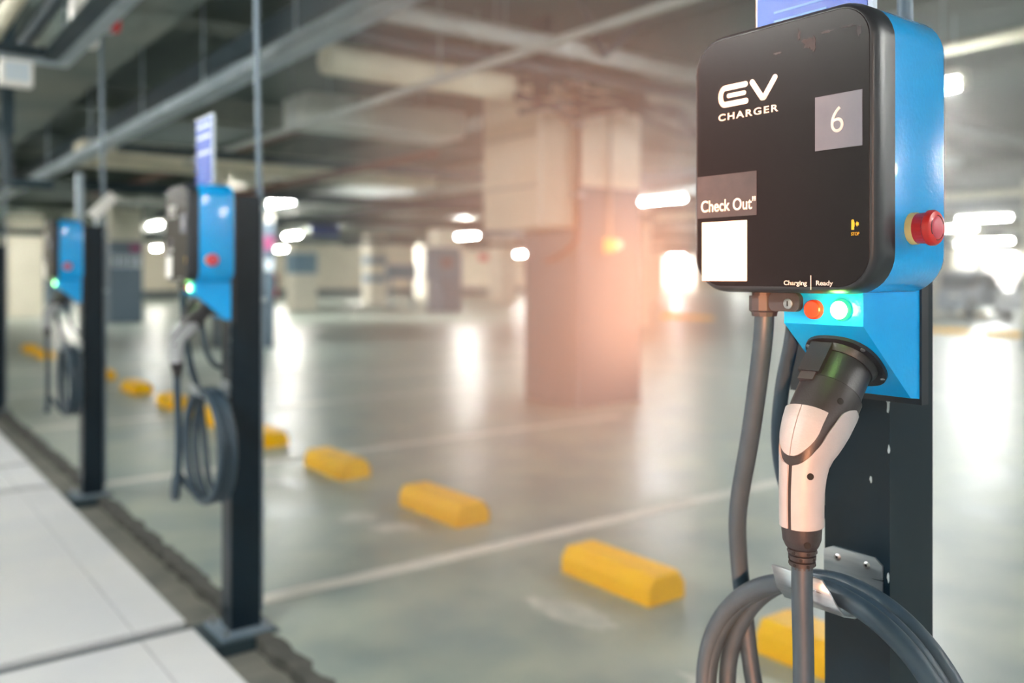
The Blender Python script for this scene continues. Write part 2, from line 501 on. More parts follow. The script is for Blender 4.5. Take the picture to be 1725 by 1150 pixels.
stops = [(1.42, 1.98, 'yellow wheel stop partly hidden behind the post of the large charger'),
         (2.50, 3.05, 'yellow wheel stop on the near side of the long white bay line'),
         (3.90, 4.52, 'yellow wheel stop next to the far side of the white bay line'),
         (5.26, 5.86, 'yellow wheel stop farther out, just right of the second post'),
         (6.62, 7.18, 'yellow wheel stop seen through the cable coil of the second charger'),
         (7.80, 8.38, 'yellow wheel stop just left of the cable of the second charger'),
         (9.06, 9.62, 'yellow wheel stop midway between the second and third posts'),
         (10.5, 11.08, 'yellow wheel stop touching the right edge of the third post'),
         (12.2, 12.8, 'yellow wheel stop seen inside the cable loop of the third charger'),
         (15.9, 16.5, 'blurred yellow wheel stop near the left edge, right one of two'),
         (17.3, 17.9, 'blurred yellow wheel stop at the very left edge')]
for i, (a, c, l) in enumerate(stops):
    wheel_stop(2.585 if i < 9 else 2.5, a, c, l)
for x, y, l in ((20.6, 10.3, 'far yellow wheel stop just right of the large charger post'),
                (20.4, 8.9, 'far yellow wheel stop at the right edge of the view'),
                (21.0, 19.3, 'far yellow wheel stop between the near column and the large charger'),
                (21.0, 18.2, 'far yellow wheel stop against the left edge of the large charger'),
                (30.5, 14.4, 'most distant yellow wheel stop in front of the parked cars'),
                (21.0, 26.2, 'far yellow wheel stop, left one of two left of the near column'),
                (21.0, 24.6, 'far yellow wheel stop, right one of two left of the near column')):
    t = wheel_stop(x, y - .45, y + .45, l)
    t['group'] = 'distant yellow wheel stops'

# ------------------------------------------------------------------ ceiling services
def run(name, label, cat, pts, r, m, hang=(), shape='round', w=.1, h=.05, group=None):
    p0 = Vector(pts[0])
    t = thing(name, label, cat, p0, group)
    if shape == 'round': obj('pipe' if cat == 'pipe' else 'duct', tubem(pts, r, 14), M[m], t, smooth=1)
    else:
        a, c = Vector(pts[0]), Vector(pts[1])
        if abs(c.y - a.y) > abs(c.x - a.x):
            y0, y1 = sorted((a.y, c.y))
            if shape == 'tray':
                obj('tray_floor', bxm(a.x - w / 2, a.x + w / 2, y0, y1, a.z, a.z + .012), M[m], t)
                for s in (-1, 1):
                    x = a.x + s * w / 2
                    obj('side_rail', bxm(x - .012, x + .012, y0, y1, a.z - .01, a.z + h), M[m], t)
            else: obj('duct', bxm(a.x - w / 2, a.x + w / 2, y0, y1, a.z, a.z + h), M[m], t)
        else:
            x0, x1 = sorted((a.x, c.x))
            if shape == 'tray':
                obj('tray_floor', bxm(x0, x1, a.y - w / 2, a.y + w / 2, a.z, a.z + .012), M[m], t)
                for s in (-1, 1):
                    y = a.y + s * w / 2
                    obj('side_rail', bxm(x0, x1, y - .012, y + .012, a.z - .01, a.z + h), M[m], t)
            else: obj('duct', bxm(x0, x1, a.y - w / 2, a.y + w / 2, a.z, a.z + h), M[m], t)
    for q in hang:
        p = Vector(pts[0]).lerp(Vector(pts[1]), q)
        obj('hanger_rod', tubem([(p.x, p.y, p.z), (p.x, p.y, CZ)], .008, 6), M['galv'], t)
    return t
run('cable_tray', 'pale cable tray running diagonally above the row of chargers', 'cable tray', [(2.16, -1, 2.65), (2.16, 42, 2.65)], 0, 'galv', (.1, .14, .18, .22, .27, .33), 'tray', .13, .07)
run('air_duct', 'dark air duct running parallel above the pale diagonal cable tray', 'duct', [(2.75, -2, 3.1), (2.75, 40, 3.1)], 0, 'piped', (), 'duct', .32, .18)
run('sprinkler_pipe', 'thin grey sprinkler pipe slanting up towards the top centre', 'pipe', [(3.62, -2, 2.8), (3.62, 12.0, 2.8)], .032, 'pipeg', (.35, .55, .75))
run('water_pipe', 'thick grey pipe crossing the ceiling in front of the near column', 'pipe', [(2.95, 5.45, 3.16), (14, 5.45, 3.16)], .075, 'pipeg', (.1, .3, .5))
run('water_pipe', 'dark pipe crossing the ceiling just behind the thick grey pipe', 'pipe', [(2.95, 5.85, 3.08), (16, 5.85, 3.08)], .06, 'piped', (.1, .3))
run('lagged_duct', 'cream lagged duct ending short of the near column casing', 'duct', [(2.95, 6.3, 2.99), (4.75, 6.3, 2.99)], .13, 'pipew', (.2, .8))
run('air_duct', 'wide pale duct beyond the pale cable tray, left of near column', 'duct', [(3.7, 8.6, 2.86), (5.6, 8.6, 2.86)], 0, 'ductm', (.2, .8), 'duct', .6, .3)
run('air_duct', 'lower pale duct crossing behind the second charger rod', 'duct', [(2.4, 12.5, 2.75), (7.7, 12.5, 2.75)], 0, 'pipew', (), 'duct', .5, .3)
run('water_pipe', 'dark brown pipe crossing behind the second charger sign', 'pipe', [(2.35, 10.2, 2.70), (7.8, 10.2, 2.70)], .05, 'piped', ())
run('water_pipe', 'dark pipe crossing in front of the column behind the second post', 'pipe', [(2.6, 13.8, 2.6), (14.4, 13.8, 2.6)], .08, 'piped', ())
run('water_pipe', 'brown pipe running towards the casing on the near column', 'pipe', [(4.9, 7.8, 2.58), (4.9, 13.5, 2.58)], .05, 'brown', ())
run('water_pipe', 'upper brown pipe running towards the casing on the near column', 'pipe', [(4.5, 9.1, 3.13), (4.5, 22.0, 3.13)], .06, 'brown', ())
run('air_duct', 'pale duct running down the hall behind the near column', 'duct', [(8.2, 9, 2.76), (8.2, 44, 2.76)], 0, 'ductm', (), 'duct', .7, .32)
run('cable_tray', 'dark cable tray along the hall beyond the near column', 'cable tray', [(9.6, 6, 2.72), (9.6, 44, 2.72)], 0, 'piped', (), 'tray', .3, .1)
run('water_pipe', 'cream pipe overhead at the upper right, beside the large charger', 'pipe', [(6.5, -4, 2.98), (6.5, 5.0, 2.98)], .045, 'pipew', (.3, .5, .7, .8))
run('air_duct', 'wide grey duct at the upper right behind the cream pipe', 'duct', [(9.0, 2.6, 2.75), (16, 2.6, 2.75)], 0, 'ductm', (), 'duct', .9, .4)
run('cable_tray', 'dark cable tray at right under the wide grey duct', 'cable tray', [(11.6, 4.6, 2.52), (22, 4.6, 2.52)], 0, 'piped', (), 'tray', .5, .14)
run('water_pipe', 'long cream pipe low on the right above the far lamps', 'pipe', [(14.7, 5.2, 2.62), (14.7, 18.2, 2.62)], .08, 'pipew', ())
run('air_duct', 'long dark duct on the right over the parked cars', 'duct', [(18.4, 3, 2.7), (18.4, 27, 2.7)], 0, 'piped', (), 'duct', .6, .3)
run('air_duct', 'far cream duct crossing the hall over the right lamps', 'duct', [(20, 13.6, 2.85), (44, 13.6, 2.85)], 0, 'pipew', (), 'duct', .5, .35)
run('air_duct', 'far pale duct crossing the hall behind the third charger', 'duct', [(5.2, 22.6, 3.1), (40, 22.6, 3.1)], 0, 'ductm', (), 'duct', .6, .12)
run('water_pipe', 'far dark pipe crossing the whole hall in the background', 'pipe', [(3, 29.3, 2.6), (50, 29.3, 2.6)], .1, 'piped', (.2, .5, .8))
run('water_pipe', 'grey pipe running away over the aisle right of the near column', 'pipe', [(12.4, 6, 2.9), (12.4, 48, 2.9)], .07, 'pipeg', ())
run('water_pipe', 'dark pipe crossing the aisle in front of the slate far column', 'pipe', [(5, 18.6, 2.56), (40, 18.6, 2.56)], .08, 'piped', ())
t = thing('cable_bundle', 'dark drooping bundle of cables over the top of the nearest column', 'cables', (5.2, 5.95, 3.0))
for k, (dz, dy, dr) in enumerate(((0, 0, .034), (.05, .06, .028), (-.06, -.05, .03), (.09, -.03, .022))):
    rnd = random.Random(20 + k); pts = []
    for i in range(9):
        x = 4.7 + i * .42
        pts.append((x, 6.12 + dy + .04 * rnd.uniform(-1, 1) + (.25 if i % 4 == 2 else 0), 2.90 + dz - .10 * math.sin(i * 1.1 + k) + .02 * rnd.uniform(-1, 1)))
    obj('cable', tubem(smooth_path(pts, 5), dr, 8), M['piped'], t, smooth=3.3)
for x in (5.0, 6.2, 7.4): obj('strap', bxm(x - .02, x + .02, 6.05, 6.28, 2.9, CZ), M['piped'], t)
t = thing('pipe_brace', 'dark V shaped brace holding the thick grey ceiling pipe', 'brace', (5.2, 5.2, 3.2))
obj('strut', tubem([(4.5, 5.2, CZ), (4.95, 5.3, 3.1)], .03, 8), M['piped'], t)
obj('strut', tubem([(5.5, 5.2, CZ), (4.95, 5.3, 3.1)], .03, 8), M['piped'], t)
# L-shaped tray and boxes at the upper left
t = thing('light_track', 'dark light track with pale edge turning a corner, upper left', 'light track', (1.05, 5.92, 2.6))
obj('rail', bxm(1.02, 1.09, 3.0, 5.92, 2.58, 2.612), M['galv'], t)
obj('rail', bxm(-1.6, 1.09, 5.92, 5.98, 2.58, 2.612), M['galv'], t)
obj('dark_channel', bxm(.95, 1.02, 3.0, 5.92, 2.60, 2.66), M['piped'], t)
obj('dark_channel', bxm(-1.6, 1.09, 5.86, 5.92, 2.612, 2.66), M['piped'], t)
for p in ((.985, 4.0), (.985, 5.5), (-.6, 5.89)): obj('hanger_rod', tubem([(p[0], p[1], 2.65), (p[0], p[1], CZ)], .007, 6), M['galv'], t)
run('water_pipe', 'pale cream pipe in the very top left corner', 'pipe', [(.72, 3.0, 2.78), (.72, 8.3, 2.78)], .05, 'pipew', (.5,))
run('water_pipe', 'dark navy pipe next to the pale pipe, top left corner', 'pipe', [(.88, 3.0, 2.76), (.88, 7.2, 2.76)], .045, 'piped', (.5,))
t = thing('junction_box', 'white box with red beacon hanging in the top left corner', 'box', (1.32, 6.65, 2.92))
obj('housing', bxm(1.24, 1.40, 6.58, 6.76, 2.90, 3.22), M['sticker_white'], t, bevel=.01)
obj('beacon', lathe(BM(), (1.49, 6.62, 3.02), (0, 0, 1), [(0, .05), (.06, .06), (.12, .04), (.13, 0)]), M['redbox'], t, smooth=1)
obj('bracket', bxm(1.39, 1.49, 6.60, 6.64, 3.0, 3.02), M['galv'], t)
obj('hanger_rod', tubem([(1.32, 6.67, 3.2), (1.32, 6.67, CZ)], .008, 6), M['galv'], t)
t = thing('speaker_box', 'white box hanging under the light track, upper left', 'box', (.8, 5.95, 2.42))
obj('housing', bxm(.72, .89, 5.90, 6.02, 2.43, 2.58), M['sticker_white'], t, bevel=.01)
obj('grille', bxm(.74, .87, 5.89, 5.90, 2.45, 2.56), M['signwhite'], t)
t = thing('drain_pipe', 'dark pipe bending down under the white box at left', 'pipe', (.9, 8.6, 2.5))
obj('pipe', tubem(smooth_path([(-1.5, 8.6, 2.62), (.6, 8.6, 2.62), (.95, 8.6, 2.6), (1.07, 8.6, 2.5), (1.1, 8.6, 2.2), (1.1, 8.6, 2.08)]), .05, 10), M['piped'], t, smooth=1)
obj('coupling', tubem([(1.1, 8.6, 2.1), (1.45, 8.6, 2.1)], .045, 10), M['piped'], t, smooth=1)
obj('hanger_rod', tubem([(.2, 8.6, 2.62), (.2, 8.6, CZ)], .01, 6), M['galv'], t)
obj('sling', bxm(1.05, 1.15, 8.57, 8.63, 2.5, CZ), M['piped'], t)

# ------------------------------------------------------------------ fluorescent battens
def batten(x, y, z=2.6, L=1.2):
    t = thing('batten_light', '', 'light', (x, y, z), 'fluorescent battens under the ceiling')
    obj('tube', tubem([(x, y - L / 2 + .03, z), (x, y + L / 2 - .03, z)], .026, 10), M['tube'], t, smooth=1)
    obj('housing', bxm(x - .07, x + .07, y - L / 2, y + L / 2, z + .05, z + .11), M['housing'], t)
    for s in (-1, 1):
        obj('lamp_holder', bxm(x - .028, x + .028, y + s * L / 2 - .025, y + s * L / 2 + .025, z - .03, z + .05), M['housing'], t)
        obj('hanger_rod', tubem([(x, y + s * .45, z + .11), (x, y + s * .45, CZ)], .006, 6), M['galv'], t)
    return t
lamp0 = batten(6.19, 14.97)
far_tube = next(c for c in lamp0.children if c.name.startswith('tube')).data.copy()
far_tube.materials[0] = M['tube_far']
lights = [((6.19, 14.97), 'lit batten light just right of the second charger post'),
          ((6.37, 23.6), 'lit batten light left of the second charger, upper of two'),
          ((11.55, 42.7), 'lit batten light left of the second charger, lower of two'),
          ((11.49, 26.9), 'lit batten light right of the second post, middle of three'),
          ((16.9, 40.9), 'lit batten light right of the second post, lowest of three'),
          ((25.0, 46.4), 'far lit batten light midway between second post and near column'),
          ((24.0, 45.6), 'far lit batten light overlapping the one midway to the near column'),
          ((16.2, 23.8), 'lit batten light left of the near column, upper of two'),
          ((21.6, 33.0), 'lit batten light left of the near column, lower of two'),
          ((31.9, 41.2), 'distant lit batten light touching the left edge of the near column'),
          ((11.2, 10.56), 'bright batten light between the near column and the large charger'),
          ((6.07, 3.52), 'lit batten light beside the upper right edge of the large charger'),
          ((20.5, 9.42), 'widest lit batten light right of the large charger'),
          ((24.2, 11.9), 'lit batten light cut off by the right edge of the large charger'),
          ((35.8, 16.9), 'right side far batten light, lower left of a close pair'),
          ((34.0, 15.2), 'right side far batten light, upper right of a close pair'),
          ((48.4, 22.3), 'small far batten light under the close pair on the right'),
          ((57.0, 25.0), 'small far batten light nearest the right edge'),
          ((44.0, 40.0), 'added far batten light deep behind the near column'),  # extra battens, down to the far exit, added to brighten the hall
          ((40.0, 28.5), 'added far batten light hidden behind the large charger, left one'),
          ((29.0, 18.0), 'added far batten light hidden behind the large charger, right one'),
          ((16.5, 9.6), 'added batten light hidden behind the large charger front'),
          ((9.4, 5.4), 'added near batten light hidden behind the large charger'),
          ((8.0, 8.6), 'added batten light hidden behind the near column casing'),
          ((2.0, 30.0), 'added far batten light at the left edge behind the farthest charger'),
          ((6.3, 34.0), 'added far batten light left of the second charger behind its case'),
          ((9.0, 50.0), 'added distant batten light behind the third charger'),
          ((40.0, 50.0), 'added distant batten light in front of the north wall'),
          ((58.0, 46.0), 'added distant batten light near the far exit'),
          ((-.9, 7.0), 'batten light over the white walkway, left of the view'),
          ((-.9, 2.2), 'batten light over the white walkway beside the camera'),
          ((-.9, -3.2), 'batten light over the walkway behind the camera'),
          ((6.0, -4.2), 'batten light behind the large charger post, right of the view'),
          ((1.6, -4.8), 'batten light behind the camera over the bays'),
          ((3.2, -1.9), 'added batten light just behind the camera to the right'),  # unseen lamp added to brighten the near sides of the chargers
          ((11.2, .4), 'batten light right of the view, nearer one'),
          ((11.2, -5.6), 'batten light right of the view, farther back'),
          ((-.9, 13.5), 'batten light over the far walkway, left of the view')]
for i, ((x, y), l) in enumerate(lights):
    o = lamp0 if i == 0 else dup(lamp0, (x - 6.19, y - 14.97, 0))
    o['label'] = l
    if math.hypot(x, y) > 27:
        for ch in o.children:
            if ch.name.startswith('tube'):
                ch.data = far_tube

# ------------------------------------------------------------------ charging station (built at the large charger's place, then copied)
PX0, PX1, PY0, PY1 = 1.145, 1.2606, .652, .753
PC = (1.2028, .7025)
YM = .658                                    # centre line of holster and plug

def build_post():
    t = thing('charging_post', '', 'post', (PC[0], PC[1], FZ), 'charging posts')
    obj('post', bxm(PX0, PX1, PY0, PY1, FZ + .004, 1.60), M['post'], t, bevel=.004)
    obj('base_plate', bxm(PX0 - .05, PX1 + .03, PY0 - .05, PY1 + .05, FZ + .002, FZ + .014), M['conduit'], t, bevel=.002)
    obj('footing', bxm(1.03, 1.31, PY0 - .075, PY1 + .075, FZ - .05, FZ + .002), M['piped'], t, bevel=.006)
    for x, y in ((1.12, .625), (1.28, .625), (1.12, .785), (1.28, .785)):
        obj('bolt', lathe(BM(), (x, y, FZ + .014), (0, 0, 1), [(0, .011), (.01, .011), (.012, .006), (.022, .006), (.023, 0)], 8), M['screw'], t)
    # conduit from the head of the post to the ceiling
    c = obj('conduit', tubem([(1.278, .70, FZ + .05), (1.278, .70, 1.55), (1.270, .70, 1.75), (1.245, .70, CZ)], .0115, 10), M['conduit'], t, smooth=1)
    for z in (1.2, 1.55): obj('conduit_clip', bxm(1.258, 1.298, .678, .722, z, z + .02), M['galv'], c)
    obj('end_cap', bxm(PX0 + .004, PX1 - .004, PY0 + .004, PY1 - .004, 1.60, 1.606), M['black'], t)
    # chips in the paint
    b = BM()
    for x, y, z, s in ((1.1445, .655, 1.135, .011), (1.1445, .654, 1.12, .008), (1.1445, .6535, 1.06, .007), (1.1445, .68, 1.015, .005), (1.1445, .654, .885, .006), (1.1445, .6545, .80, .005)):
        rnd = random.Random(int(z * 999)); poly = []
        for k in range(8):
            a = 2 * math.pi * k / 8; q = rnd.uniform(.4, 1.0)
            poly.append((y + s * .4 * q * math.cos(a), z + s * q * math.sin(a) * 1.3))
        b = BM(); prism(b, poly, 'x', x - .0003, x + .0008)
        obj('paint_chip', b, M['chip'], t)
    b = BM()
    rnd = random.Random(5)
    for k in range(8): 
        z = 1.0 + rnd.uniform(0, .16)
        box(b, PX0 - .0004, PX0 + .003, PY1 - .0035, PY1 + .0005, z, z + rnd.uniform(.004, .02))
    obj('scratched_edge', b, M['chip'], t)
    # aluminium cable hook
    h = obj('hook_plate', prism(BM(), [(.7525, .846), (.7525, .9015), (.7385, .9085), (.6725, .9075), (.6615, .899), (.6615, .846)], 'x', PX0 - .003, PX0), M['alu'], t)
    prof = [(PX0 - .003, .856), (1.128, .847), (1.105, .844), (1.075, .845), (1.050, .853), (1.033, .871), (1.020, .903)]
    b = BM()
    for (a, c_), (d, e) in zip(prof, prof[1:]):
        vs = []
        for y in (.6615, .7525): vs += [b.verts.new((a, y, c_)), b.verts.new((d, y, e))]
        b.faces.new((vs[0], vs[1], vs[3], vs[2]))
    bmesh.ops.remove_doubles(b, verts=b.verts, dist=1e-5)
    for v in b.verts:
        if v.co.z > .89 and v.co.x < 1.04 and v.co.y < .7: v.co.y += .012
    ob = obj('hook_cradle', b, M['alu'], t, smooth=.6)
    md = ob.modifiers.new('thick', 'SOLIDIFY'); md.thickness = .0028
    for y, z in ((.7301, .8948), (.6847, .8947)):
        s = obj('screw', lathe(BM(), (PX0 - .003, y, z), (-1, 0, 0), [(0, .0055), (.0012, .0052), (.0024, .003), (.0024, 0)], 14), M['screw'], h)
    for y, z in ((.7301, .8948), (.6847, .8947)):
        obj('screw_recess', lathe(BM(), (PX0 - .0052, y, z), (-1, 0, 0), [(0, .0022), (.0004, .0022)], 6), M['groove'], h)
    return t

def build_sign():
    t = thing('post_sign', '', 'sign', (1.08, .725, 1.64), 'signs above the charging posts')
    obj('sign_pole', bxm(1.079, 1.094, .700, .725, 1.634, 1.88), M['galv'], t)
    obj('panel', bxm(1.070, 1.079, .632, .818, 1.640, 1.898), M['signwhite'], t, bevel=.002)
    obj('blue_face', bxm(1.0685, 1.070, .640, .815, 1.643, 1.888), M['signblue'], t)
    for z0, z1 in ((1.855, 1.868), (1.815, 1.827), (1.755, 1.767)):
        obj('white_bar', bxm(1.0677, 1.0685, .648, .808, z0, z1), M['signwhite'], t)
    for z in (1.700, 1.678, 1.665, 1.652):
        obj('pale_line', bxm(1.0679, 1.0685, .70, .785, z, z + .003), M['signpale'], t)
    return t

Y0, Y1, Z0, Z1 = .563, .8435, 1.278, 1.633
def build_charger():
    t = thing('ev_charger', '', 'charger', (1.05, .70, 1.278), 'wall box chargers')
    b = BM(); rloft(b, [(1.0005, .0), (1.115, .0), (1.126, .004), (1.1315, .014)], Y0, Y1, Z0, Z1, .05)
    obj('case', b, M['blue'], t, smooth=.9)
    obj('mount_plate', bxm(1.128, PX0, .598, .80, 1.13, 1.58), M['rim'], t, bevel=.003)
    b = BM(); rloft(b, [(.9632, .012), (.9605, .0085), (.9605, .0075), (.9625, .0045), (.970, .0012), (.980, 0), (1.0005, 0)], Y0, Y1, Z0, Z1, .05)
    obj('cover_rim', b, M['rim'], t, smooth=.6)
    b = BM(); rloft(b, [(.9600, .0095), (.9606, .0085), (.966, .0085)], Y0, Y1, Z0, Z1, .05)
    cov = obj('front_cover', b, M['black'], t, smooth=.4)
    b = BM(); rloft(b, [(.9612, .0075), (.9612, .0090)], Y0, Y1, Z0, Z1, .05)
    FXX = .9600
    # EV CHARGER logo, printed strokes
    b = BM(); w = .0076
    arc = [(.7510, 1.5570), (.7850, 1.5570)] + [(.7850 + .0078 * math.sin(math.radians(a)), 1.5457 + .0113 * math.cos(math.radians(a))) for a in range(15, 180, 15)] + [(.7850, 1.5344), (.7500, 1.5344)]
    stroke(b, arc, w, FXX, .0005)
    stroke(b, [(.7530, 1.5457), (.7790, 1.5457)], w * .8, FXX, .0005)
    stroke(b, [(.7400, 1.5575), (.7240, 1.5346), (.7210, 1.5346), (.7040, 1.5578)], w, FXX, .0005)
    lg = obj('logo_print', b, M['print'], cov)
    obj('lettering', text_bm('CHARGER', .7965, .6990, 1.5130, 1.5225, FXX, bold=.02, spacing=1.25), M['print'], cov)
    obj('lettering', text_bm('STOP', .5955, .5850, 1.3485, 1.3525, FXX, bold=.01), M['printy'], cov)
    obj('lettering', text_bm('Charging', .6905, .6565, 1.2868, 1.2945, FXX, bold=.012), M['print'], cov)
    obj('lettering', text_bm('Ready', .6435, .6200, 1.2868, 1.2945, FXX, bold=.012), M['print'], cov)
    obj('divider_line', bxm(FXX - .0004, FXX, .6504, .6514, 1.2830, 1.3010), M['print'], cov)
    b = BM()
    prism(b, [(.5952, 1.3555), (.5952, 1.3665), (.5943, 1.3678), (.5928, 1.3678), (.5918, 1.3665), (.5918, 1.3645), (.5912, 1.3645), (.5912, 1.3590), (.5918, 1.3590), (.5918, 1.3555)], 'x', FXX - .0004, FXX)
    prism(b, [(.5898, 1.3622), (.5877, 1.3657), (.5877, 1.3640), (.5858, 1.3640), (.5858, 1.3604), (.5877, 1.3604), (.5877, 1.3587)], 'x', FXX - .0004, FXX)
    obj('stop_symbol', b, M['printy'], cov)
    # stickers
    tag(obj('sticker', bxm(FXX - .0006, FXX, .5810, .6446, 1.4550, 1.5215), M['sticker_grey'], cov), 'grey square sticker')
    d = obj('numeral', text_bm('6', .6225, .6055, 1.4745, 1.5060, FXX - .0006, bold=-.005), M['print'], cov)
    obj('sticker', bxm(FXX - .0006, FXX, .7328, .8345, 1.3810, 1.4395), M['sticker_clear'], cov)
    obj('lettering', text_bm('Check Out"', .8270, .7340, 1.3890, 1.4060, FXX - .0006, bold=.012), M['print'], cov)
    tag(obj('sticker', bxm(FXX - .0006, FXX, .7485, .8255, 1.2935, 1.3750), M['sticker_white'], cov), 'blank white sticker')
    # scuffs at the top of the cover
    b = BM()
    for (y, z, ry, rz, sd) in ((.655, 1.592, .012, .009, 1), (.648, 1.588, .006, .013, 2), (.668, 1.604, .003, .010, 9), (.628, 1.600, .014, .002, 3), (.586, 1.592, .004, .012, 4), (.600, 1.600, .012, .0015, 5), (.70, 1.588, .008, .002, 6)):
        rnd = random.Random(sd); poly = []
        for k in range(14):
            a = 2 * math.pi * k / 14; q = rnd.uniform(.35, 1.0)
            poly.append((y + ry * q * math.cos(a), z + rz * q * math.sin(a)))
        b = BM(); prism(b, poly, 'x', FXX - .0003, FXX)
        obj('scuff_mark', b, M['scuff'], cov)
    # emergency stop on the right flank
    ex, ez = 1.040, 1.358
    e = obj('stop_button_collar', lathe(BM(), (ex, Y0 + .001, ez), (0, -1, 0), [(0, .0195), (.0075, .0195), (.009, .0185)], 36), M['creamring'], t, smooth=.6)
    b = BM()
    n = 48; prev = None
    for h, r, kn in ((.008, .0185, 0), (.010, .0185, 1), (.020, .0190, 1), (.0225, .0215, 0), (.027, .0215, 0), (.030, .0195, 0), (.031, .0165, 0)):
        ring = []
        for k in range(n):
            rr = r * (1 - (.035 if (kn and k % 2) else 0))
            ring.append(b.verts.new((ex + rr * math.cos(2 * math.pi * k / n), Y0 - h, ez + rr * math.sin(2 * math.pi * k / n))))
        if prev:
            for k in range(n): b.faces.new((prev[k], prev[(k + 1) % n], ring[(k + 1) % n], ring[k]))
        else: b.faces.new(ring[::-1])
        prev = ring
    b.faces.new(prev)
    obj('stop_button', b, M['red'], t, smooth=.6)
    obj('stop_button_face', lathe(BM(), (ex, Y0 - .0305, ez), (0, -1, 0), [(0, .0135), (.001, .0132), (.0022, .010), (.003, 0)], 32), M['redcap'], t, smooth=1.2)
    b = BM()
    for a0 in (20, 140, 260):
        pts = [(ex + .0148 * math.cos(math.radians(a0 + k * 8)), Y0 - .0312, ez + .0148 * math.sin(math.radians(a0 + k * 8))) for k in range(10)]
        tube(b, pts, .0005, 5)
    obj('arrow_marks', b, M['rim'], t)
    # holster bracket
    b = BM(); prism(b, [(.995, Z0 + .004), (.995, 1.238), (1.106, 1.141), (1.131, 1.138), (1.131, Z0 + .004)], 'y', .601, .7155)
    hol = obj('holster_bracket', b, M['blue'], t, bevel=.0035)
    obj('top_seam', bxm(.999, 1.130, .603, .713, Z0 - .001, Z0 + .005), M['groove'], t)
    b = BM(); prism(b, rrect(.686, .7335, 1.2535, 1.2785, .009, 5), 'x', .986, .9965)
    lt = obj('lock_tab', b, M['gland'], t, smooth=.5)
    obj('key_lock', lathe(BM(), (.986, .7023, 1.2640), (-1, 0, 0), [(0, .0072), (.0015, .0070), (.0024, .0052), (.0024, 0)], 20), M['screw'], lt, smooth=.6)
    obj('key_slot', bxm(.9832, .9838, .7015, .7031, 1.2605, 1.2675), M['groove'], lt)
    r = obj('red_lamp', lathe(BM(), (.996, .6685, 1.2572), (-1, 0, 0), [(0, .0128), (.008, .0122), (.0095, .0108), (.0105, 0)], 28), M['orange'], t, smooth=.7)
    tag(r, 'unlit red indicator lamp')
    obj('lamp_rim', lathe(BM(), (.9955, .6303, 1.2576), (-1, 0, 0), [(0, .0135), (.005, .0132), (.0062, .0118)], 28), M['greenring'], t, smooth=.7)
    g = obj('green_lamp', lathe(BM(), (.996, .6303, 1.2576), (-1, 0, 0), [(0, .0115), (.009, .0112), (.0108, .009), (.0115, 0)], 28), M['greenlit'], t, smooth=.7)
    tag(g, 'lit green indicator lamp')
    gl = bpy.data.lights.new('green_glow', 'POINT'); gl.energy = .08; gl.color = (.5, 1, .2); gl.shadow_soft_size = .009
    go = bpy.data.objects.new('green_glow', gl); COL.objects.link(go); go.parent = t
    go.location = Vector((.974, .6303, 1.2576)) - Vector(t.location)
    # flange on the sloped face
    A = Vector((-.66, 0, -.755)).normalized(); U = Vector((.753, 0, -.658)).normalized(); V = Vector((0, 1, 0))
    C = Vector((1.0495, YM, 1.1905)); R = .0505
    def disc(name, r, d0, d1, m, par, sq=2.6, n=40, bv=0):
        b = BM(); ra = []; rb = []
        for k in range(n):
            a = 2 * math.pi * k / n
            cu, sv = math.cos(a), math.sin(a)
            q = r / (abs(cu) ** sq + abs(sv) ** sq) ** (1 / sq)
            P = C + (U * cu + V * sv) * q
            ra.append(b.verts.new(P + A * d0)); rb.append(b.verts.new(P + A * d1))
        for k in range(n): b.faces.new((ra[k], ra[(k + 1) % n], rb[(k + 1) % n], rb[k]))
        b.faces.new(ra[::-1]); b.faces.new(rb)
        return obj(name, b, m, par, smooth=.6, bevel=bv, bseg=2)
    fl = disc('holster_flange', R, -.002, .005, M['blackplastic'], t, 2.5, bv=.0015)
    obj('holster_ring', lathe(BM(), C + A * .004, A, [(0, .0425), (.004, .0415), (.010, .0385)], 40), M['blackplastic'], fl, smooth=.6)
    for a in (38, 142, 218, 322):
        P = C + (U * math.sin(math.radians(a)) + V * math.cos(math.radians(a))) * .0535 * .93 + A * .005
        obj('flange_screw', lathe(BM(), P, A, [(0, .0032), (.001, .003), (.0016, .0012), (.0016, 0)], 12), M['screw'], fl)
    # cable gland under the case
    b = BM()
    lathe(b, (1.0, .7505, 1.2795), (0, 0, -1), [(0, .0165), (.006, .0165), (.006, .0205), (.026, .0205), (.0285, .0175), (.034, .0165)], 12)
    obj('cable_gland', b, M['gland'], t)
    return t

